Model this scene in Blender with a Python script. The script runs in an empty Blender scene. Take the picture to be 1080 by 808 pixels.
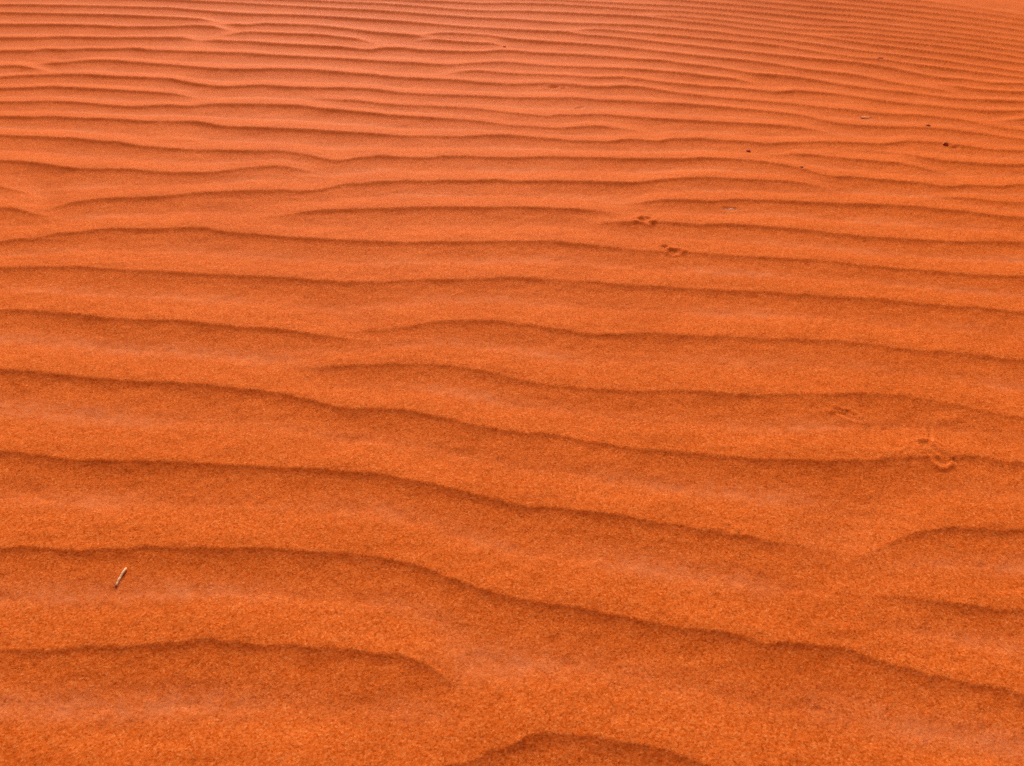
import bpy, bmesh, math, random
import numpy as np
from mathutils import Vector

rng = np.random.default_rng(7)
random.seed(7)
scene = bpy.context.scene
C = scene.collection

# ------------------------------------------------------------------ camera
CAM_H = 0.60                       # crouching photographer, phone held low
PITCH = math.radians(38.0)         # looking down
FPX = 780.0                        # focal length in photo pixels (1080 wide) = 26 mm equivalent
cam_d = bpy.data.cameras.new("camera")
cam_d.sensor_width = 36.0
cam_d.lens = 36.0 * FPX / 1080.0
cam_d.clip_start = 0.02
cam_d.clip_end = 5000.0
cam_d.dof.use_dof = True
cam_d.dof.focus_distance = 0.85
cam_d.dof.aperture_fstop = 15.0
cam = bpy.data.objects.new("camera", cam_d)
cam.location = (0, 0, CAM_H)
cam.rotation_euler = (math.pi / 2 - PITCH, 0, 0)
C.objects.link(cam)
scene.camera = cam


# the ripples ride on a low swell added to dim near sand and brighten far sand: rising away from the camera, then falling off
_ty = np.linspace(-60, 500, 56001)
_ss = lambda a, b: np.clip((_ty - a) / (b - a), 0, 1) ** 2 * (3 - 2 * np.clip((_ty - a) / (b - a), 0, 1))
_slope = (0.115 * (1 - _ss(0.25, 1.7)) - 0.030 * _ss(1.3, 2.6)) * np.exp(-np.maximum(np.abs(_ty - 1.5) - 4.0, 0) / 2.0)
_tz = np.cumsum(_slope) * 0.01
_tz -= np.interp(0.6, _ty, _tz)
def swell(y):
    return np.interp(y, _ty, _tz)


def ground_pt(u, v, z=0.0):
    """Where the line of sight through a spot of the photograph meets the sand."""
    u = np.asarray(u, float); v = np.asarray(v, float)
    a = (u - 540.0) / FPX
    b = (v - 404.0) / FPX
    dy = math.cos(PITCH) - b * math.sin(PITCH)
    dz = -math.sin(PITCH) - b * math.cos(PITCH)
    k = (z - CAM_H) / dz
    for _ in range(60):
        k = .5 * k + .5 * (z + swell(dy * k) - CAM_H) / dz
    return a * k, dy * k


# ------------------------------------------------------------------ ripple crests (surveyed)
# (points, fade-in range or None, fade-out range or None, strength)
CR = []
def crest(pts, fin=None, fout=None, w=1.0):
    CR.append((pts, fin, fout, w))

crest([(0,818),(200,824),(380,822),(440,815),(480,806),(510,796),(540,785),(560,775),(577,771),(600,774),(630,777),(662,781),(690,788),(720,797),(760,808),(800,820),(900,838),(1080,855)])
crest([(0,683),(50,684),(110,682),(165,678),(200,675),(225,674),(275,680),(321,682),(363,685),(400,689),(430,692),(452,701),(475,718),(500,735)], None, (425,492))
crest([(0,577),(50,578),(90,580),(110,579),(150,576),(200,577),(240,578),(270,577),(300,579),(325,581),(350,582),(375,583),(400,587),(425,592),(450,600),(480,611),(510,620),(540,630),(566,637),(591,639),(627,645),(664,651),(705,658),(736,664),(772,669),(810,679),(845,680),(880,680),(913,690),(949,702),(977,709),(1021,719),(1080,730)])
crest([(890,622),(926,627),(964,631),(990,633),(1011,637),(1036,641),(1080,643)], (895,985))
crest([(0,475),(25,477),(50,481),(75,485),(112,486),(150,486),(200,489),(270,491),(320,494),(370,497),(400,500),(432,506),(460,511),(482,517),(507,523),(540,531),(577,536),(607,538),(640,541),(665,546),(695,551),(727,556),(777,562),(810,570),(840,572),(865,577),(900,586)], None, (785,902))
crest([(900,590),(925,580),(945,569),(960,562),(975,558),(1000,556),(1030,557),(1060,558),(1080,559)], (880,1005))
crest([(0,390),(37,392),(75,396),(107,399),(140,402),(187,403),(212,404),(232,407),(250,410),(270,411),(295,414),(320,420),(345,426),(370,431),(395,432),(420,432),(445,435),(470,441),(495,447),(520,452),(540,455),(565,456),(595,460),(622,465),(652,470),(680,474),(715,477),(740,479),(772,482),(810,485),(860,486),(905,486),(935,484),(960,482),(980,482),(1005,479),(1030,481),(1052,485),(1080,487)])
crest([(295,389),(325,387),(352,386),(382,385),(407,384),(432,383),(457,384),(482,386),(502,390),(520,393),(540,398),(565,404),(595,407),(627,410),(660,412),(690,412),(727,411),(752,414),(777,416),(810,416),(840,415),(872,415),(905,414),(935,415),(965,418),(990,422),(1010,426),(1030,431),(1050,436),(1080,440)], (300,372))
crest([(0,326),(37,327),(75,330),(100,334),(130,337),(162,337),(187,337),(212,340),(237,343),(270,345),(295,347),(315,349),(340,354),(362,356),(395,358),(410,359)], None, (335,405))
crest([(350,350),(370,348),(395,347),(425,345),(445,341),(457,339),(480,338),(510,338),(540,340),(565,343),(585,346),(605,350),(622,353),(640,352),(665,351),(685,350),(710,352),(740,354),(777,355),(810,357),(855,357),(885,359),(915,362),(940,366),(970,369),(1005,371),(1035,374),(1060,378),(1080,379)], (355,415))
crest([(0,282),(25,281),(50,281),(77,280),(100,282),(137,284),(175,286),(212,288),(270,291),(315,293),(337,296),(370,297),(400,297),(432,295),(470,294),(495,294),(540,292),(572,294),(602,295),(640,298),(665,300),(695,301),(735,304),(765,305),(810,307),(847,310),(885,313),(935,316),(972,320),(1010,323),(1040,324),(1060,327),(1080,329)])
crest([(0,254),(20,252),(37,252),(55,247),(75,245),(92,244),(107,241),(125,240),(150,241),(187,240),(212,239),(232,243),(250,245),(270,246),(295,249),(332,251),(370,253),(395,254),(432,255),(482,255),(540,254),(577,254),(602,256),(627,259),(652,261),(675,264),(700,264),(725,265),(752,267),(777,269),(810,271),(860,273),(905,279),(935,282),(972,284),(1002,287),(1035,290),(1080,291)])
crest([(265,228),(282,226),(307,225),(325,222),(345,221),(382,220),(420,219),(445,218),(482,218),(507,219),(540,218),(577,219),(615,221),(640,223),(670,226)], (268,330), (605,668))
crest([(615,233),(640,234),(662,234),(695,234),(715,235),(740,237),(765,236),(790,237),(810,239),(840,241),(872,244),(910,249),(947,251),(980,253),(1015,255),(1047,254),(1080,255)], (618,672))
crest([(0,219),(20,220),(32,224),(45,226),(60,229)], None, (22,56))
crest([(40,221),(52,219),(65,215),(83,212),(100,210),(133,208),(162,207),(180,206),(205,203),(230,202),(263,200),(297,200),(313,201),(327,201),(343,199),(357,194),(372,193),(385,193),(393,191),(415,191),(432,190),(453,191),(468,189.5),(502,190),(523,189),(540,191),(565,190.5),(598,191),(623,191),(648,192),(670,192.5),(690,190),(700,189),(720,187.5),(745,187),(770,188),(795,189),(820,190),(845,192.5),(865,196),(878,199),(895,203)], (42,72), (842,890))
crest([(640,214),(663,213),(673,214),(682,212),(698,211),(720,210.5),(753,212),(778,210),(812,211),(837,212),(862,213),(900,214.5),(925,215),(960,217),(990,220),(1022,223),(1047,227),(1080,230)], (645,688))
crest([(970,206),(990,207),(1010,208),(1033,210),(1058,213),(1080,214)], (978,1028))
crest([(0,142),(50,144),(75,145),(100,148),(130,150),(150,154),(163,155),(180,156.5),(205,157.5),(238,158),(263,159),(293,159),(305,160),(327,163),(338,166),(358,169),(370,167),(377,165),(390,165),(402,163),(415,164.5),(435,165.5),(452,166),(463,164),(493,164),(510,165),(540,166.5),(560,165),(582,164),(598,165),(623,166),(657,167),(690,167),(720,167.5),(737,166),(762,166.5),(787,168),(812,171),(828,174),(843,177),(858,181),(868,184),(880,186),(895,185.5),(917,188),(942,190),(967,192),(983,195),(997,197),(1008,197),(1017,195),(1042,196),(1058,196.5),(1068,194),(1080,194)])
crest([(0,169),(25,169.5),(42,172),(58,174),(75,177),(100,178),(133,178),(167,181),(213,182),(230,181),(247,178),(263,176),(283,175),(300,175),(313,177),(327,178),(340,180)], None, (302,336))
crest([(0,196),(13,197.5),(25,200),(40,203)], None, (5,36), .8)
crest([(150,145),(167,145),(180,146),(200,146),(215,147)], (150,175), (190,213), .4)
crest([(0,122),(33,123),(55,122),(83,124),(125,125),(150,127),(180,127.5),(205,127.5),(222,130),(235,132.5),(263,134),(297,135),(322,136),(360,138.5),(393,140),(427,143),(460,143),(485,144),(510,142),(540,142.5),(573,145),(607,148),(640,149),(665,146),(682,147.5),(695,149),(707,145),(720,146),(737,145),(762,147.5),(783,148),(807,151),(837,150),(862,149),(900,150),(930,152),(943,150),(958,148),(975,149),(993,150),(1013,153),(1033,156),(1053,158),(1080,159)])
crest([(790,162),(810,162),(828,162),(845,162),(862,163),(887,166),(900,167.5),(925,169),(950,172),(975,177),(997,182),(1015,186)], (797,835), (970,1010))
crest([(915,157),(938,159),(958,162),(972,166),(992,169),(1008,170),(1033,172),(1050,173),(1080,173)], (920,968))
crest([(0,107),(25,107),(50,106),(83,107.5),(108,110),(142,112),(158,111),(180,110),(202,112),(213,110),(230,109),(272,109),(297,110),(322,111),(338,114),(360,115.5),(385,118),(410,121),(435,122.5),(460,124),(485,125.5),(505,127),(527,130),(540,132),(565,133),(590,135),(615,133),(632,132.5),(657,135),(668,136),(690,138)], None, (645,688))
crest([(310,100),(325,101),(347,102.5),(360,104.5),(382,106),(402,109),(427,110.5),(452,111),(477,112.5),(502,114),(518,116),(540,118.5),(565,121),(578,122),(590,120),(607,121),(632,120),(657,122),(682,124),(698,125),(720,126),(745,127),(778,129),(812,131),(837,133),(862,136),(878,139),(895,142)], (318,362), (850,892))
crest([(0,81),(25,79),(67,78),(92,78),(117,80),(150,81),(180,82.5),(205,87.5),(225,90),(238,91),(255,90),(280,89),(305,91),(338,92),(360,92),(393,93),(418,97),(452,99),(485,100),(540,102),(573,102.5),(607,102.5),(632,105),(665,106),(690,107.5),(720,109),(745,111),(770,113),(803,116),(828,119),(853,122.5),(870,127.5),(887,130),(900,131),(933,133),(967,134),(992,135),(1017,138),(1042,141),(1058,144),(1080,147)])
crest([(0,92.5),(33,92),(55,91),(83,92.5),(117,94),(150,96),(180,98),(193,99),(210,101)], None, (172,207))
crest([(0,69),(17,68.5),(33,71),(50,73)], None, (22,48))
crest([(35,65),(47,65),(62,66),(75,65),(93,63),(117,63),(142,65),(167,67),(180,67.5),(205,70),(230,72),(263,72.5),(280,72),(297,72),(330,73),(360,75.5),(385,77.5),(418,81),(452,82.5),(485,84),(502,86),(540,88),(573,87),(598,88),(623,91),(640,91),(657,90),(673,91),(698,95),(720,98.5),(753,102),(787,105),(812,107),(837,109),(862,112),(900,115.5),(925,119),(967,121),(1000,124),(1025,128),(1042,132),(1058,135),(1080,137)], (38,70))
crest([(460,76),(483,75),(502,74),(527,76),(540,77),(565,78),(598,79),(623,81),(657,81),(682,84),(707,87.5),(720,88.5),(745,91),(778,92.5),(800,95),(820,97),(837,95),(853,96),(887,99),(900,101.5),(925,105),(950,108),(975,110.5),(1012,114),(1038,117),(1058,117),(1080,116.5)], (465,503))
crest([(1040,126),(1063,126),(1080,125)], (1045,1075))
crest([(0,53),(33,53),(48,51),(67,52),(92,51),(117,51),(142,50),(158,52),(180,52.5),(213,54),(255,55),(280,57),(313,59),(360,61),(393,63),(427,65),(460,67),(477,67.5),(502,66),(518,65),(540,65),(557,67),(582,69),(607,70),(640,71),(665,72),(682,73),(720,76.5),(745,80),(770,82),(787,85),(805,88)], None, (765,802))
crest([(205,40),(222,41),(238,42.5),(263,43),(280,44.5),(305,46),(330,47.5),(360,49),(385,52),(393,52),(402,50),(427,50),(443,52),(468,53),(493,54),(510,54),(527,52.5),(540,53),(565,55),(607,57),(640,59),(673,62),(698,63),(720,66.5),(745,69),(770,73),(795,77.5),(820,79),(845,82),(870,86),(900,91),(933,95),(967,98),(1000,103),(1033,105),(1080,107)], (205,245))
crest([(0,39),(42,39),(67,38),(100,39),(133,39),(180,39),(197,39),(212,40)], None, (182,212))
crest([(225,37),(242,35),(263,33),(288,34),(313,35),(338,36),(360,38.5),(377,40),(400,43)], (228,266), (362,398))
crest([(0,25),(50,25),(100,26),(133,28),(180,27.5),(205,26),(222,27),(235,29),(245,30)], None, (218,244))
crest([(228,23),(242,24),(260,26),(280,24),(305,25),(330,26),(360,29),(393,33),(418,35),(440,37),(458,38)], (230,260), (430,456))
crest([(435,37),(445,36),(468,34),(493,35),(518,37),(540,40.5),(573,43),(607,45),(640,47.5),(673,51),(698,54),(720,56.5),(753,60),(787,63),(820,68),(845,72),(870,75),(900,78.5),(933,85),(967,91),(1000,96),(1020,99)], (437,470), (975,1015))
crest([(990,87),(1008,91),(1033,95),(1080,97)], (985,1020))
crest([(435,40),(447,40),(468,42),(493,44),(518,45),(535,47)], (440,468), (512,534))
crest([(0,4),(67,5),(117,6),(180,7.7),(205,10),(230,12),(263,14),(305,15),(330,16),(360,17.7),(393,20),(427,22),(460,25),(485,27.5),(510,29),(540,30.5),(573,32),(598,33),(615,36),(640,38),(673,41),(720,46.5),(753,50),(787,54),(820,57.5),(853,61),(900,65),(933,70),(967,77),(992,82),(1017,83),(1042,87),(1080,88)])
crest([(0,12.5),(67,14),(117,15),(180,17.5),(205,19),(220,20),(232,21)], None, (200,230))
crest([(595,29),(615,30),(640,31),(673,34),(720,37.7),(753,41),(787,44),(820,47.5),(853,53),(900,60),(933,63),(967,68),(1000,72),(1033,76),(1080,82)], (600,636))
crest([(180,-1),(222,1),(263,3),(313,6),(360,8.5),(393,10),(427,12.5),(460,15),(493,17.5),(540,19.5),(573,22),(607,24),(640,25),(673,26),(720,30),(753,33),(778,36),(820,41),(860,46),(900,52),(940,57),(980,62),(1030,69),(1080,76)])
crest([(330,0),(360,1.5),(402,3),(443,6),(477,9),(510,11),(553,11),(590,12.5),(623,14),(665,16),(690,18),(720,22),(753,25),(787,30),(820,33),(862,38),(900,44),(940,49),(980,54),(1030,60),(1080,67)])
crest([(840,35),(870,36),(900,38.5),(940,43),(980,47),(1030,53),(1080,61)], (845,910))
crest([(672,14),(690,15.5),(720,17),(762,21),(803,26),(837,30),(870,32),(900,33),(940,37.5),(980,41.5),(1030,47.5),(1080,55)], (676,712))
crest([(440,0),(468,1),(510,3),(540,2.5),(582,3.5),(623,6),(665,9),(720,11.5),(762,15),(803,20),(845,25),(880,27.5),(900,28),(940,32),(980,36),(1030,42),(1080,49)])
crest([(600,0),(640,2),(680,4),(720,6),(770,10),(812,14),(850,18),(900,22.5),(940,26.5),(980,31),(1030,37),(1080,43.5)], None, None)
crest([(700,-2),(735,1),(770,4),(812,8),(850,12),(900,16),(940,20),(980,25),(1030,31),(1080,38)], None, None)
crest([(760,-3),(790,0),(850,6),(900,10),(940,14),(980,19),(1030,25),(1080,32)], None, None)
crest([(830,-2),(860,1),(900,5),(940,9),(980,13),(1030,19),(1080,26)], None, None)
crest([(900,-1),(930,2),(980,7),(1030,13),(1080,20)], None, None)

# fan coordinates: x = t * S(y); the surveyed ground lies within |t| < 1
def S(y):
    return np.maximum(0.255 + 0.545 * np.asarray(y, float), 0.2)

def vnoise1(x, seed):
    r = np.random.default_rng(seed).uniform(-1, 1, 4096)
    i = np.floor(x).astype(int); f = x - i
    f = f * f * (3 - 2 * f)
    return r[i % 4096] * (1 - f) + r[(i + 1) % 4096] * f

def vnoise2(x, y, seed):
    r = np.random.default_rng(seed).uniform(-1, 1, (512, 512)).astype(np.float32)
    i = np.floor(x).astype(int); j = np.floor(y).astype(int)
    fx = (x - i).astype(np.float32); fy = (y - j).astype(np.float32)
    fx = fx * fx * fx * (fx * (fx * 6 - 15) + 10); fy = fy * fy * fy * (fy * (fy * 6 - 15) + 10)
    i0 = i % 512; i1 = (i + 1) % 512; j0 = j % 512; j1 = (j + 1) % 512
    return (r[i0, j0] * (1 - fx) + r[i1, j0] * fx) * (1 - fy) + (r[i0, j1] * (1 - fx) + r[i1, j1] * fx) * fy

def fbm2(x, y, seed, octv=4, gain=.5):
    a, o = 1.0, 0.0
    for k in range(octv):
        o = o + a * vnoise2(x * 2 ** k + 17.3 * k, y * 2 ** k + 5.1 * k, seed + k)
        a *= gain
    return o

# columns (t) and rows (y) of the sand sheet
NT = 1150
tt = np.linspace(-1.12, 1.12, NT)
dt = tt[1] - tt[0]
side = [1.12]
step = dt
while side[-1] < 110:
    step *= 1.045
    side.append(side[-1] + step)
side = np.array(side[1:])
T = np.concatenate([-side[::-1], tt, side])

ys = [0.12]
while ys[-1] < 4.4:                                  # finer where nearer
    y = ys[-1]
    ys.append(y + 0.00105 * (0.7 + (y / 0.55) ** 1.1) * (1.0 if y < 3.4 else 1 + (y - 3.4) * 3))
st = ys[-1] - ys[-2]
while ys[-1] < 420:
    st *= 1.035
    ys.append(ys[-1] + st)
back = [0.12]
st = 0.0015
while back[-1] > -30:
    st *= 1.06
    back.append(back[-1] - st)
Y = np.array(back[1:][::-1] + ys)
NX, NY = len(T), len(Y)
print("grid", NX, NY, NX * NY)

# crest table: y and weight of every crest at every column
KY, KW = [], []
ZC = 0.0
for ci, (pts, fin, fout, w) in enumerate(CR):
    p = np.array(pts, float)
    if fin:
        k_ = (p[1, 1] - p[0, 1]) / (p[1, 0] - p[0, 0]); p = np.vstack([[p[0, 0] - 24, p[0, 1] - 24 * k_], p])
    if fout:
        k_ = (p[-1, 1] - p[-2, 1]) / (p[-1, 0] - p[-2, 0]); p = np.vstack([p, [p[-1, 0] + 24, p[-1, 1] + 24 * k_]])
    uu = np.arange(p[0, 0], p[-1, 0] + 0.01, 2.0)
    vv = np.interp(uu, p[:, 0], p[:, 1])
    # round the survey's corners a little
    span = 3.0 + 8.0 * np.clip((vv.mean() - 60) / 500, 0, 1)
    ker = np.exp(-0.5 * (np.arange(-14, 15) * 2.0 / span) ** 2); ker /= ker.sum()
    lin = np.pad(vv, 14, mode="reflect", reflect_type="odd")
    vv = np.convolve(lin, ker, "valid")
    gx, gy = ground_pt(uu, vv, ZC)
    gt = gx / S(gy)
    o = np.argsort(gt)
    gt, gy, uu2 = gt[o], gy[o], uu[o]
    yk = np.interp(T, gt, gy)
    uk = np.interp(T, gt, uu2)
    ww = np.full(NX, w)
    def sm(a): a = np.clip(a, 0, 1); return a * a * (3 - 2 * a)
    # free beyond the surveyed edge, unless the crest ends inside it
    n = min(30, len(gy) - 1)
    sl = (gy[n] - gy[0]) / (gt[n] - gt[0]); sr = (gy[-1] - gy[-1 - n]) / (gt[-1] - gt[-1 - n])
    m = T < gt[0]; L = 0.25
    yk[m] = gy[0] - sl * L * (1 - np.exp(-(gt[0] - T[m]) / L))
    m2 = T > gt[-1]
    yk[m2] = gy[-1] + sr * L * (1 - np.exp(-(T[m2] - gt[-1]) / L))
    if fin:
        fl = fin[1] - fin[0]; fin = (fin[0] - min(.4 * fl, 22), fin[0] + (.8 if p[:, 1].mean() < 112 else 1.35 if fl < 50 else 1.0) * fl)
    if fout:
        fl = fout[1] - fout[0]; fout = (fout[1] - (.8 if p[:, 1].mean() < 112 else 1.35 if fl < 50 else 1.0) * fl, fout[1] + min(.4 * fl, 22))
    if fin: ww *= sm((uk - fin[0]) / (fin[1] - fin[0])) * (T >= gt[0])
    if fout: ww *= sm((fout[1] - uk) / (fout[1] - fout[0])) * (T <= gt[-1])
    far = np.clip((np.abs(T) - 1.15) / 1.2, 0, 1)
    yk = yk + far * 0.05 * vnoise1(T * 1.3 + 31 * ci, 50 + ci)
    # gentle raggedness of the brink
    xk = T * S(yk)
    rg = np.clip(1.5 - yk, .25, 1)
    yk = yk + rg * 0.0016 * vnoise1(xk * 55 + 13 * ci, 90 + ci) + rg * 0.0009 * vnoise1(xk * 170 + 7 * ci, 190 + ci)
    ww = ww * np.where(np.abs(T) > 8, np.clip((12 - np.abs(T)) / 4, 0, 1), 1)
    KY.append(yk); KW.append(ww)
# ripples beyond the surveyed ground: behind the photographer and farther up the slope
def extra(y0, seed, w=1.0):
    yk = y0 - 1.45 * np.log1p(np.exp((np.minimum(T, 1.4) - .62) / .08)) * .08 * (1 if y0 > 3 else 0) + 0.035 * vnoise1(T * S(y0) * 1.6 + 3, seed) + 0.014 * vnoise1(T * S(y0) * 5, seed + 1)
    xk = T * S(y0)
    yk = yk + 0.0006 * vnoise1(xk * 60, seed + 2)
    ww = np.full(NX, w) * np.clip((12 - np.abs(T)) / 4, 0, 1)
    KY.append(yk); KW.append(ww)
for i, y0 in enumerate(np.arange(0.11, -1.6, -0.135)):
    extra(y0, 400 + 3 * i, 1.0 if i < 9 else .4)
top = float(ground_pt(540, -9)[1]) + .06
i = 0
while top < 7.5:
    extra(top, 600 + 3 * i, 1.0)
    top += 0.17; i += 1
KY = np.array(KY); KW = np.array(KW)

KAPPA = 0.039
LS = 0.24
FLEE = 0.48
def prof(y, a, b):
    lam = max(b - a, 1e-5)
    D = (KAPPA + .042 * min(max((.5 * (a + b) - .7) / 1.6, 0), 1)) * LS * math.tanh(lam / LS)
    yt = b - FLEE * lam
    s = np.clip((y - a) / (yt - a), 0, 1)
    g = 1 - (1 - s ** 1.55) ** 1.22
    r = np.clip((b - y) / (b - yt), 0, 1)
    l = .53 * (1 - (1 - r) ** 1.9) + .47 * (1 - (1 - r) ** 9.5)
    up = y < yt
    tr = np.where(up, np.exp(-((1 - s) / .20) ** 2), np.exp(-((1 - r) / .30) ** 2)) * min(1, lam / .1)
    return np.where(up, -D * g, -D * l), tr

H = np.zeros((NX, NY)); TR = np.zeros((NX, NY))
for c in range(NX):
    yk, wk = KY[:, c], KW[:, c]
    k = wk > 0.01
    yk, wk = yk[k], wk[k]
    o = np.argsort(yk); yk, wk = yk[o], wk[o]
    full = np.where(wk > 0.985)[0]
    if len(full) < 2: continue
    for a, b in zip(full[:-1], full[1:]):
        i0, i1 = np.searchsorted(Y, yk[a]), np.searchsorted(Y, yk[b])
        if i1 <= i0: continue
        yy = Y[i0:i1]
        par = list(range(a + 1, b))
        if len(par) > 5: par = sorted(sorted(par, key=lambda q: -wk[q])[:5])
        h = np.zeros(i1 - i0); tr = np.zeros(i1 - i0)
        for mask in range(1 << len(par)):
            pw = 1.0; nodes = [yk[a]]
            for q, j in enumerate(par):
                if mask >> q & 1: pw *= wk[j]; nodes.append(yk[j])
                else: pw *= 1 - wk[j]
            if pw < 1e-3: continue
            nodes.append(yk[b])
            for n0, n1 in zip(nodes[:-1], nodes[1:]):
                m0, m1 = np.searchsorted(yy, n0), np.searchsorted(yy, n1)
                if m1 > m0:
                    hh, t_ = prof(yy[m0:m1], n0, n1)
                    h[m0:m1] += pw * hh; tr[m0:m1] += pw * t_
        H[c, i0:i1] = h; TR[c, i0:i1] = tr

# fade the ripples of the ground far outside the picture to the level they stand on
X = T[:, None] * S(Y)[None, :]
YY = np.broadcast_to(Y[None, :], X.shape)
mean = -0.004
fade = np.clip((9.0 - YY) / 3.0, 0, 1) * np.clip((YY + 2.0) / .6, 0, 1)
H = (H - mean) * fade + mean
def sm(a):
    a = np.clip(a, 0, 1); return a * a * (3 - 2 * a)
H = mean + (H - mean) * (1 + .22 * sm((T[:, None] - .10) / .5) * sm((YY - 1.5) / .8)) * (1 - .9 * sm((YY - 2.75 + 1.2 * np.minimum(T[:, None] - 1, 0)) / .35) * sm((T[:, None] - .6) / .3))
# the surface never repeats: heights of the ripples vary, the whole sheet undulates
H = mean + (H - mean) * (1.0 + 0.11 * fbm2(X * 2.3 + 9, YY * 5.0 + 4, 11, 3))
H += 0.00075 * np.clip(1.6 - .4 * YY, .4, 1) * fbm2(X * 11 + 3, YY * 24 + 2, 21, 3) + 0.00028 * np.clip(1.8 - .7 * YY, .15, 1) * fbm2(X * 75, YY * 90, 31, 3)
dense = np.clip((5.0 - np.hypot(X, YY)) / 2, 0, 1)
H += (1 - dense) * 0.25 * fbm2(X * .05, YY * .05, 41, 3) * np.clip((np.hypot(X, YY) - 6) / 30, 0, 1) * 4


H += swell(Y)[None, :]
# unseen slopes added behind and at the sides: bounce warm light, block low sky
back_r = np.maximum(-YY - 2.2, 0)
H += np.minimum(.55 * (np.sqrt(back_r ** 2 + .8 ** 2) - .8), 9.0)
side_r = np.maximum(np.abs(X) - 9.0, 0)
H += np.minimum(.30 * (np.sqrt(side_r ** 2 + 2.0 ** 2) - 2.0), 6.0)

# ------------------------------------------------------------------ marks pressed into the sand
def local(u, v, z=-0.003):
    px, py = ground_pt(u, v, z)
    return float(px), float(py)

def win(px, py, r):
    j0, j1 = np.searchsorted(Y, py - r), np.searchsorted(Y, py + r)
    s = float(S(py))
    i0, i1 = np.searchsorted(T, (px - r) / s - .04), np.searchsorted(T, (px + r) / s + .04)
    return slice(i0, i1), slice(j0, j1)

def dent(u, v, rx, ry, rot, depth, rim=.45, seed=0, rough=.25):
    """an oval pit with a pushed-up rim"""
    px, py = local(u, v)
    R = max(rx, ry) * 3.2
    w = win(px, py, R)
    x, y = X[w] - px, YY[w] - py
    ca, sa = math.cos(rot), math.sin(rot)
    a, b = (x * ca + y * sa) / rx, (-x * sa + y * ca) / ry
    ang = np.arctan2(b, a)
    d = np.hypot(a, b) * (1 + rough * vnoise1((ang + 4) * 2.2, 700 + seed) + .1 * vnoise1((ang + 4) * 5, 720 + seed))
    pit = -np.exp(-(d / .72) ** 4)
    rm = np.exp(-((d - 1.15) / .30) ** 2) * (.7 + .5 * vnoise1((ang + 4) * 1.7, 740 + seed))
    H[w] += .58 * depth * (pit + rim * rm)

def groove(path, width, depth, rim=.5):
    """a scratch along a path; negative depth heaps a small ridge"""
    P = [local(*q) for q in path]
    xs, yss = [q[0] for q in P], [q[1] for q in P]
    cx, cy = (min(xs) + max(xs)) / 2, (min(yss) + max(yss)) / 2
    R = max(max(xs) - min(xs), max(yss) - min(yss)) / 2 + width * 5
    w = win(cx, cy, R)
    x, y = X[w], YY[w]
    best = np.full(x.shape, 1e9); par = np.zeros(x.shape)
    n = len(P) - 1
    for i in range(n):
        (ax, ay), (bx, by) = P[i], P[i + 1]
        dx, dy = bx - ax, by - ay
        q = np.clip(((x - ax) * dx + (y - ay) * dy) / (dx * dx + dy * dy + 1e-12), 0, 1)
        d = np.hypot(x - ax - q * dx, y - ay - q * dy)
        m = d < best
        best = np.where(m, d, best); par = np.where(m, (i + q) / n, par)
    ends = np.clip(np.minimum(par, 1 - par) * 5 + .35, 0, 1)
    H[w] += .75 * depth * ends * (-np.exp(-(best / width) ** 2) + rim * np.exp(-((best - 1.9 * width) / (.7 * width)) ** 2))

# print across the ripple at the right: two toes side by side, kicked-up sand around them
dent(984, 479, .0265, .0120, math.radians(-50), .0030, .5, 1, .3)
groove([(964, 466), (969, 474), (975, 481), (982, 488), (990, 494), (997, 495), (1003, 491), (1004, 485)], .0030, -.0019, .1)
groove([(968, 465), (976, 464), (985, 466), (995, 472), (1001, 479)], .0026, -.0016, .1)
groove([(974, 471), (981, 476), (988, 482), (995, 488)], .0024, -.0024, .1)
dent(975, 470, .0085, .0060, math.radians(-40), .0014, .3, 2)
dent(1004, 487, .005, .004, 0, .0016, .8, 4)
dent(943, 474, .010, .005, .3, .0008, .8, 5)
groove([(955, 462), (962, 470), (966, 478)], .0018, -.0010, .2)
groove([(980, 448), (982, 458), (980, 468)], .0022, .0009, .6)
# faint print a ripple farther up
dent(893, 437, .016, .0085, math.radians(-25), .0026, .8, 6)
groove([(882, 433), (893, 436), (905, 441)], .0020, -.0011, 0)
dent(933, 453, .005, .003, 0, .0010, .5, 7); dent(1014, 446, .007, .003, 0, .0011, .5, 8)
# two small round pits on the upper ripples
dent(680, 233, .0135, .0125, 0, .0056, .55, 9)
groove([(674, 228), (682, 233), (686, 236)], .0026, -.0030, 0)
dent(701, 261, .0062, .0060, 0, .0048, .4, 10)
dent(710, 266, .0110, .0085, math.radians(-20), .0058, .6, 11)
# broken brink
dent(768, 560, .010, .006, math.radians(-20), .0011, .9, 12)
dent(780, 563, .006, .005, .3, .0008, .9, 13)
# pecks on the far ripples
dent(584, 91, .018, .012, .2, .0040, .5, 14); dent(594, 92, .010, .008, 0, .0026, .5, 15)
dent(611, 112, .022, .007, .6, .0022, .5, 16)
dent(1007, 156, .012, .008, 0, .0030, .5, 17)
dent(770, 220, .022, .008, 0, .0022, .5, 18)
groove([(119, 619), (127, 606), (134, 596)], .0042, -.0010, 0)
# the drag mark below the twig
groove([(121, 618), (117, 628), (111, 640)], .0034, .0010, .7)
groove([(127, 623), (124, 633)], .0018, .0006, .6)
for i in range(70):                                                    # scattered pocks
    u, v = random.uniform(0, 1080), random.choice([random.uniform(60, 400), random.uniform(300, 800)])
    k = random.uniform(.6, 1.5)
    dent(u, v, .0028 * k, .0024 * k, 0, .0005 * k, .4, 100 + i)

def height_at(px, py):
    t = px / float(S(py))
    i = int(np.clip(np.searchsorted(T, t), 1, NX - 1)); j = int(np.clip(np.searchsorted(Y, py), 1, NY - 1))
    return float(H[i, j])

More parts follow.
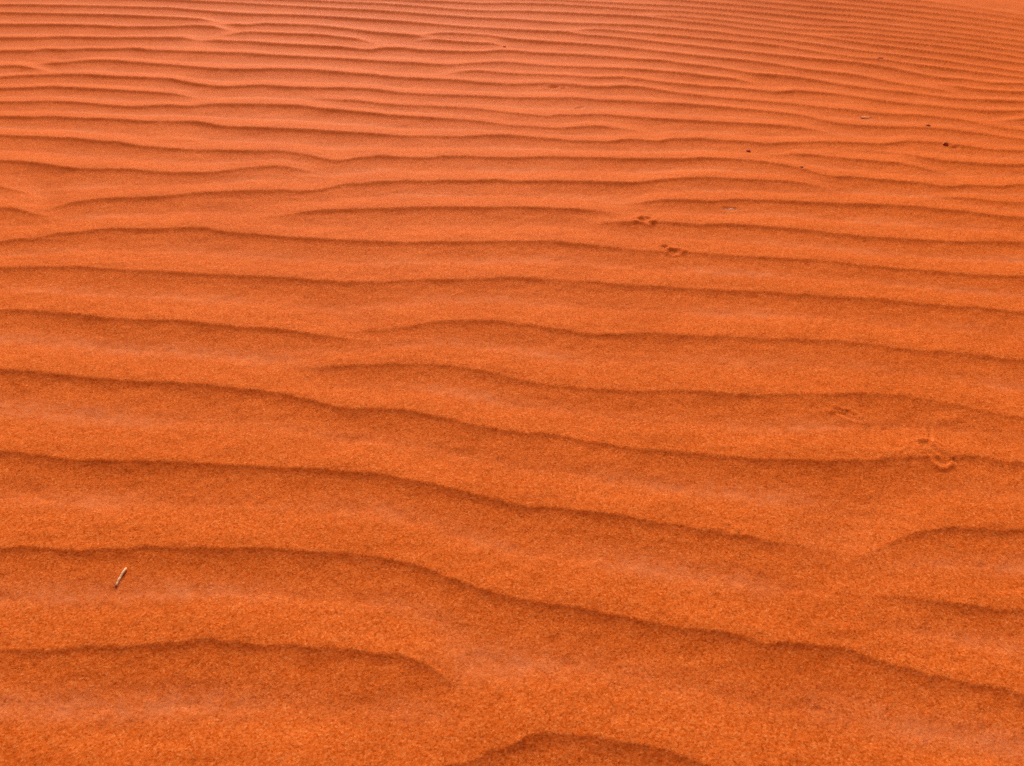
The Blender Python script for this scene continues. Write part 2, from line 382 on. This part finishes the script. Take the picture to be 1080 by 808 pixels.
# ------------------------------------------------------------------ materials
def new_mat(name):
    m = bpy.data.materials.new(name); m.use_nodes = True
    nt = m.node_tree
    return m, nt, nt.nodes["Principled BSDF"]

def node(nt, kind, **kw):
    n = nt.nodes.new(kind)
    for k, v in kw.items(): setattr(n, k, v)
    return n

sand, nt, bs = new_mat("orange_sand")
L = nt.links
geo = node(nt, "ShaderNodeNewGeometry")
def noise(scale, detail=2.0, rough=.5, vec=None):
    n = node(nt, "ShaderNodeTexNoise"); n.inputs["Scale"].default_value = scale
    n.inputs["Detail"].default_value = detail; n.inputs["Roughness"].default_value = rough
    L.new(vec or geo.outputs["Position"], n.inputs["Vector"]); return n
def ramp(src, stops, interp="LINEAR"):
    r = node(nt, "ShaderNodeValToRGB"); r.color_ramp.interpolation = interp
    e = r.color_ramp.elements
    while len(e) < len(stops): e.new(.5)
    for k, (p, c) in enumerate(stops): e[k].position = p; e[k].color = (*c, 1)
    L.new(src, r.inputs[0]); return r
def mix(a, b, f, blend="MIX"):
    m = node(nt, "ShaderNodeMix", data_type="RGBA", blend_type=blend)
    for s, v in ((6, a), (7, b)):
        if isinstance(v, tuple): m.inputs[s].default_value = (*v, 1)
        else: L.new(v, m.inputs[s])
    if isinstance(f, float): m.inputs[0].default_value = f
    else: L.new(f, m.inputs[0])
    return m.outputs[2]
# single grains: every cell its own colour
vor = node(nt, "ShaderNodeTexVoronoi"); vor.inputs["Scale"].default_value = 620.0
L.new(geo.outputs["Position"], vor.inputs["Vector"])
sep = node(nt, "ShaderNodeSeparateColor"); L.new(vor.outputs["Color"], sep.inputs[0])
BASE = (0.56, 0.115, 0.0175)
grain = ramp(sep.outputs[0], [(0.0, (0.40, 0.064, 0.006)), (0.2, (0.51, 0.091, 0.0095)), (0.6, BASE), (0.9, (0.58, 0.136, 0.025)), (1.0, (0.63, 0.170, 0.040))])
n_mid = noise(430.0, 2.0, .6)
col = mix(grain.outputs[0], ramp(n_mid.outputs[0], [(.3, (.75, .71, .65)), (.7, (1.17, 1.20, 1.27))]).outputs[0], 0.75, "MULTIPLY")
n_big = noise(9.0, 4.0, .6)
col = mix(col, ramp(n_big.outputs[0], [(.3, (.94, .91, .86)), (.7, (1.05, 1.07, 1.12))]).outputs[0], 1.0, "MULTIPLY")
# pale fine dust settled in the hollows, in patches
att = node(nt, "ShaderNodeAttribute", attribute_name="hollow_dust")
n_d = noise(70.0, 5.0, .7)
dm = node(nt, "ShaderNodeMath", operation="MULTIPLY")
L.new(att.outputs["Fac"], dm.inputs[0]); L.new(ramp(n_d.outputs[0], [(.38, (.35, .35, .35)), (.62, (1.5, 1.5, 1.5))]).outputs[0], dm.inputs[1])
col = mix(col, (0.60, 0.190, 0.075), dm.outputs[0])
# sparse coarser grains, dark mineral ones and pale quartz ones
vo2 = node(nt, "ShaderNodeTexVoronoi"); vo2.inputs["Scale"].default_value = 300.0
L.new(geo.outputs["Position"], vo2.inputs["Vector"])
sp2 = node(nt, "ShaderNodeSeparateColor"); L.new(vo2.outputs["Color"], sp2.inputs[0])
def cmp(src, op, v):
    m = node(nt, "ShaderNodeMath", operation=op); L.new(src, m.inputs[0]); m.inputs[1].default_value = v; return m.outputs[0]
def mul(a, b):
    m = node(nt, "ShaderNodeMath", operation="MULTIPLY"); L.new(a, m.inputs[0])
    if isinstance(b, float): m.inputs[1].default_value = b
    else: L.new(b, m.inputs[1])
    return m.outputs[0]
inside = cmp(vo2.outputs["Distance"], "LESS_THAN", .34)
col = mix(col, (0.24, 0.030, 0.003), mul(mul(inside, cmp(sp2.outputs[0], "GREATER_THAN", .92)), .5))
col = mix(col, (0.74, 0.26, 0.085), mul(mul(inside, cmp(sp2.outputs[1], "GREATER_THAN", .93)), .35))
L.new(col, bs.inputs["Base Color"])
bs.inputs["Roughness"].default_value = .66
bs.inputs["Specular IOR Level"].default_value = .013
bs.inputs["Specular Tint"].default_value = (1.0, .50, .20, 1)
# relief of the grains
b1 = node(nt, "ShaderNodeBump"); b1.inputs["Distance"].default_value = .00075; b1.inputs["Strength"].default_value = .65
n_f = noise(520.0, 3.0, .65)
L.new(n_f.outputs[0], b1.inputs["Height"])
b2 = node(nt, "ShaderNodeBump"); b2.inputs["Distance"].default_value = .0009; b2.inputs["Strength"].default_value = .3
n_c = noise(220.0, 2.0, .5)
L.new(n_c.outputs[0], b2.inputs["Height"])
L.new(b2.outputs[0], b1.inputs["Normal"])
L.new(b1.outputs[0], bs.inputs["Normal"])

# ------------------------------------------------------------------ the sand sheet
nv = NX * NY
co = np.empty((nv, 3), np.float32)
co[:, 0] = X.ravel(); co[:, 1] = YY.ravel(); co[:, 2] = H.ravel()
ii, jj = np.meshgrid(np.arange(NX - 1), np.arange(NY - 1), indexing="ij")
v0 = (ii * NY + jj).ravel()
quads = np.stack([v0, v0 + NY, v0 + NY + 1, v0 + 1], 1).astype(np.int32)
me = bpy.data.meshes.new("ground")
me.vertices.add(nv); me.vertices.foreach_set("co", co.ravel())
nf = len(quads)
me.loops.add(nf * 4); me.loops.foreach_set("vertex_index", quads.ravel())
me.polygons.add(nf)
me.polygons.foreach_set("loop_start", np.arange(0, nf * 4, 4, dtype=np.int32))
me.polygons.foreach_set("loop_total", np.full(nf, 4, np.int32))
me.polygons.foreach_set("use_smooth", np.ones(nf, bool))
me.update(calc_edges=True)
patch = np.clip(.5 + .95 * fbm2(X * 6 + 40, YY * 12 + 7, 61, 3), 0, 1)
dust = TR * (.07 + .27 * patch ** 1.3) * fade
at = me.attributes.new("hollow_dust", "FLOAT", "POINT")
at.data.foreach_set("value", dust.astype(np.float32).ravel())
me.materials.append(sand)
ground = bpy.data.objects.new("ground", me)
C.objects.link(ground)
ground["kind"] = "structure"
ground["label"] = "wind-rippled orange desert sand filling the whole view"

# ------------------------------------------------------------------ small things lying on the sand
def simple_mat(name, c0, c1, scale, rough=.8, stretch=None):
    m, t, b = new_mat(name)
    tc = t.nodes.new("ShaderNodeTexCoord"); mp = t.nodes.new("ShaderNodeMapping")
    if stretch: mp.inputs["Scale"].default_value = stretch
    n = t.nodes.new("ShaderNodeTexNoise"); n.inputs["Scale"].default_value = scale; n.inputs["Detail"].default_value = 4
    r = t.nodes.new("ShaderNodeValToRGB")
    r.color_ramp.elements[0].position = .35; r.color_ramp.elements[0].color = (*c0, 1)
    r.color_ramp.elements[1].position = .65; r.color_ramp.elements[1].color = (*c1, 1)
    bp = t.nodes.new("ShaderNodeBump"); bp.inputs["Distance"].default_value = .0004; bp.inputs["Strength"].default_value = .6
    t.links.new(tc.outputs["Object"], mp.inputs[0]); t.links.new(mp.outputs[0], n.inputs["Vector"])
    t.links.new(n.outputs[0], r.inputs[0]); t.links.new(r.outputs[0], b.inputs["Base Color"])
    t.links.new(n.outputs[0], bp.inputs["Height"]); t.links.new(bp.outputs[0], b.inputs["Normal"])
    b.inputs["Roughness"].default_value = rough; b.inputs["Specular IOR Level"].default_value = .25
    return m

m_wood = simple_mat("bleached_wood", (.66, .40, .20), (.78, .54, .31), 60, .7, (1, 14, 14))
m_bark = simple_mat("dark_broken_wood", (.22, .09, .035), (.40, .18, .07), 300)
m_stone = simple_mat("dark_brown_stone", (.34, .066, .009), (.46, .095, .014), 180)
m_leaf = simple_mat("dry_leaf", (.36, .12, .05), (.50, .19, .09), 120)
m_husk = simple_mat("pale_husk", (.50, .15, .04), (.56, .20, .065), 150)

def link(name, bm, mat, loc=(0, 0, 0), rot=(0, 0, 0), parent=None, smooth=True):
    m = bpy.data.meshes.new(name)
    bmesh.ops.recalc_face_normals(bm, faces=bm.faces)
    bm.to_mesh(m); bm.free()
    for p in m.polygons: p.use_smooth = smooth
    m.materials.append(mat)
    o = bpy.data.objects.new(name, m); C.objects.link(o)
    o.location = loc; o.rotation_euler = rot; o.parent = parent
    return o

def tag(o, label, cat, group=None):
    o["label"] = label; o["category"] = cat
    if group: o["group"] = group

def tube(bm, pts, radii, n=12, seed=1, flat=1.0):
    r = random.Random(seed)
    rings = []
    for i, (p, rad) in enumerate(zip(pts, radii)):
        a = pts[max(i - 1, 0)]; b = pts[min(i + 1, len(pts) - 1)]
        d = (Vector(b) - Vector(a)).normalized()
        s = d.cross(Vector((0, 0, 1))).normalized(); u = s.cross(d).normalized()
        ring = []
        for k in range(n):
            q = 2 * math.pi * k / n
            rr = rad * (1 + r.uniform(-.06, .06))
            ring.append(bm.verts.new(Vector(p) + s * math.cos(q) * rr + u * math.sin(q) * rr * flat))
        rings.append(ring)
    for A, B in zip(rings[:-1], rings[1:]):
        for k in range(n): bm.faces.new((A[k], A[(k + 1) % n], B[(k + 1) % n], B[k]))
    bm.faces.new(rings[0][::-1]); bm.faces.new(rings[-1])

# the bleached twig (photo: from 121,616 up to 133,597)
ax, ay = local(121.5, 615.5, 0); bx, by = local(132.5, 598, 0)
za, zb = height_at(ax, ay) + .0002, height_at(bx, by) + .0010
cx, cy, cz = (ax + bx) / 2, (ay + by) / 2, (za + zb) / 2
root = bpy.data.objects.new("twig", None); root.empty_display_size = .01
C.objects.link(root); root.location = (cx, cy, cz)
tag(root, "short pale bleached twig lying on the orange sand below a ripple", "twig")
N = 15
pts, rad = [], []
for i in range(N):
    q = i / (N - 1)
    w = math.sin(q * math.pi)
    pts.append((ax + (bx - ax) * q - cx - .0004 * w, ay + (by - ay) * q - cy + .0002 * math.sin(q * 7), za + (zb - za) * q - cz + .0004 * w))
    rad.append(.00105 + .00016 * q + .00028 * math.exp(-((q - .80) / .09) ** 2) + .0003 * math.exp(-((q - .35) / .07) ** 2) - .0005 * max(0, (q - .94) / .06) ** 2)
bm = bmesh.new(); tube(bm, pts, rad, 12, 3)
link("stem", bm, m_wood, parent=root)
d0 = Vector(pts[0]) - Vector(pts[1])
bm = bmesh.new()
tube(bm, [tuple(Vector(pts[0]) + d0 * .02), tuple(Vector(pts[0]) + d0 * .35), tuple(Vector(pts[0]) + d0 * .55)], [.00100, .00100, .00070], 10, 5)
link("broken_tip", bm, m_bark, parent=root)

def pebble(u, v, rx, ry, rz, label, seed, group="dark bits on the far ripples", sink=.42):
    px, py = local(u, v, 0)
    r = random.Random(seed)
    bm = bmesh.new()
    bmesh.ops.create_icosphere(bm, subdivisions=3, radius=1)
    ph = [r.uniform(0, 6.28) for _ in range(6)]
    for q in bm.verts:
        c = q.co.copy()
        k = 1 + .16 * math.sin(2.3 * c.x + ph[0]) + .12 * math.sin(3.1 * c.y + ph[1]) + .09 * math.sin(4.7 * c.z + ph[2]) + .05 * math.sin(7 * c.x + 6 * c.y + ph[3])
        if c.z > .45: k *= 1 - .35 * (c.z - .45)
        q.co = Vector((c.x * .66 * rx * k, c.y * .66 * ry * k, c.z * .6 * rz * k))
    z = height_at(px, py)
    o = link("pebble", bm, m_stone, (px, py, z + .6 * rz * (1 - 2 * sink)), (0, 0, r.uniform(-.3, .3)))
    tag(o, label, "pebble", group)
pebble(789.5, 156.5, .0072, .0062, .0052, "small dark pebble in the trough left of where two ripples fork", 1)
pebble(845, 176.5, .0050, .0046, .0042, "tiny dark pebble on the thin slanting ripple right of the fork", 2)
pebble(978.5, 132, .0095, .0070, .0055, "flat dark pebble on a ripple brink, just above the darkest one", 3)
pebble(997.5, 151.5, .0085, .0070, .0060, "darkest and largest pebble, beside a small scrape at the right", 4)
pebble(929, 61.5, .0125, .0085, .0070, "dark pebble standing alone among the narrow far ripples at upper right", 5)
pebble(532, 47, .0065, .0055, .0055, "tiny brown pebble at the end of a short ripple, top middle", 6)

def flake(u, v, length, width, rot, tilt, mat, name, label, cat, curl=.10, thick=.0006, seed=0):
    px, py = local(u, v, 0)
    r = random.Random(seed)
    bm = bmesh.new()
    nx, ny = 12, 5
    g = {}
    for side_ in (0, 1):
        for i in range(nx + 1):
            q = i / nx
            hw = width / 2 * (math.sin(math.pi * (.06 + .9 * q)) ** .7) * (1 + .1 * r.uniform(-1, 1))
            for j in range(ny + 1):
                p = j / ny * 2 - 1
                z = curl * width * p * p + .03 * length * (q - .5) ** 2 * 4 - (thick if side_ else 0)
                g[side_, i, j] = bm.verts.new(((q - .5) * length, p * hw, z))
    for i in range(nx):
        for j in range(ny):
            bm.faces.new((g[0, i, j], g[0, i + 1, j], g[0, i + 1, j + 1], g[0, i, j + 1]))
            bm.faces.new((g[1, i, j + 1], g[1, i + 1, j + 1], g[1, i + 1, j], g[1, i, j]))
    for i in range(nx):
        for j in (0, ny):
            bm.faces.new((g[0, i, j], g[1, i, j], g[1, i + 1, j], g[0, i + 1, j]))
    for j in range(ny):
        for i in (0, nx):
            bm.faces.new((g[0, i, j], g[0, i, j + 1], g[1, i, j + 1], g[1, i, j]))
    z = height_at(px, py)
    o = link(name, bm, mat, (px, py, z - .0006), (tilt, 0, rot))
    tag(o, label, cat)
flake(771, 219, .034, .012, math.radians(3), math.radians(7), m_leaf, "dry_leaf", "dull brown dry leaf half sunk just below a ripple brink", "leaf", seed=4)
flake(914, 121.5, .026, .013, math.radians(8), math.radians(3), m_husk, "seed_husk", "pale straw-coloured husk lying on a lit ripple at upper right", "husk", seed=8)

# ------------------------------------------------------------------ light
SUN_EL, SUN_AZ = math.radians(35.0), math.radians(-7.0)     # azimuth from +Y (ahead), negative = to the left
world = bpy.data.worlds.new("World"); scene.world = world
world.use_nodes = True
wn = world.node_tree
sky = wn.nodes.new("ShaderNodeTexSky"); sky.sky_type = "NISHITA"; sky.sun_disc = False
sky.sun_elevation = SUN_EL; sky.sun_rotation = SUN_AZ
sky.air_density = 0.25; sky.dust_density = 9.0; sky.ozone_density = 0.3
wn.links.new(sky.outputs[0], wn.nodes["Background"].inputs[0])
wn.nodes["Background"].inputs[1].default_value = .05
sd = bpy.data.lights.new("sun", "SUN"); sd.energy = 1.5; sd.angle = math.radians(42.0); sd.color = (1.0, .93, .84)
so = bpy.data.objects.new("sun", sd); C.objects.link(so)
dirv = Vector((math.sin(SUN_AZ) * math.cos(SUN_EL), math.cos(SUN_AZ) * math.cos(SUN_EL), math.sin(SUN_EL)))
so.rotation_euler = dirv.to_track_quat("Z", "Y").to_euler()
so.location = dirv * 50

# ------------------------------------------------------------------ output
vs = scene.view_settings
vs.view_transform = "Standard"; vs.look = "None"; vs.gamma = 1.0; vs.exposure = 1.22
vs.use_curve_mapping = False
scene.render.engine = "CYCLES"
scene.cycles.use_denoising = False
scene.cycles.max_bounces = 6
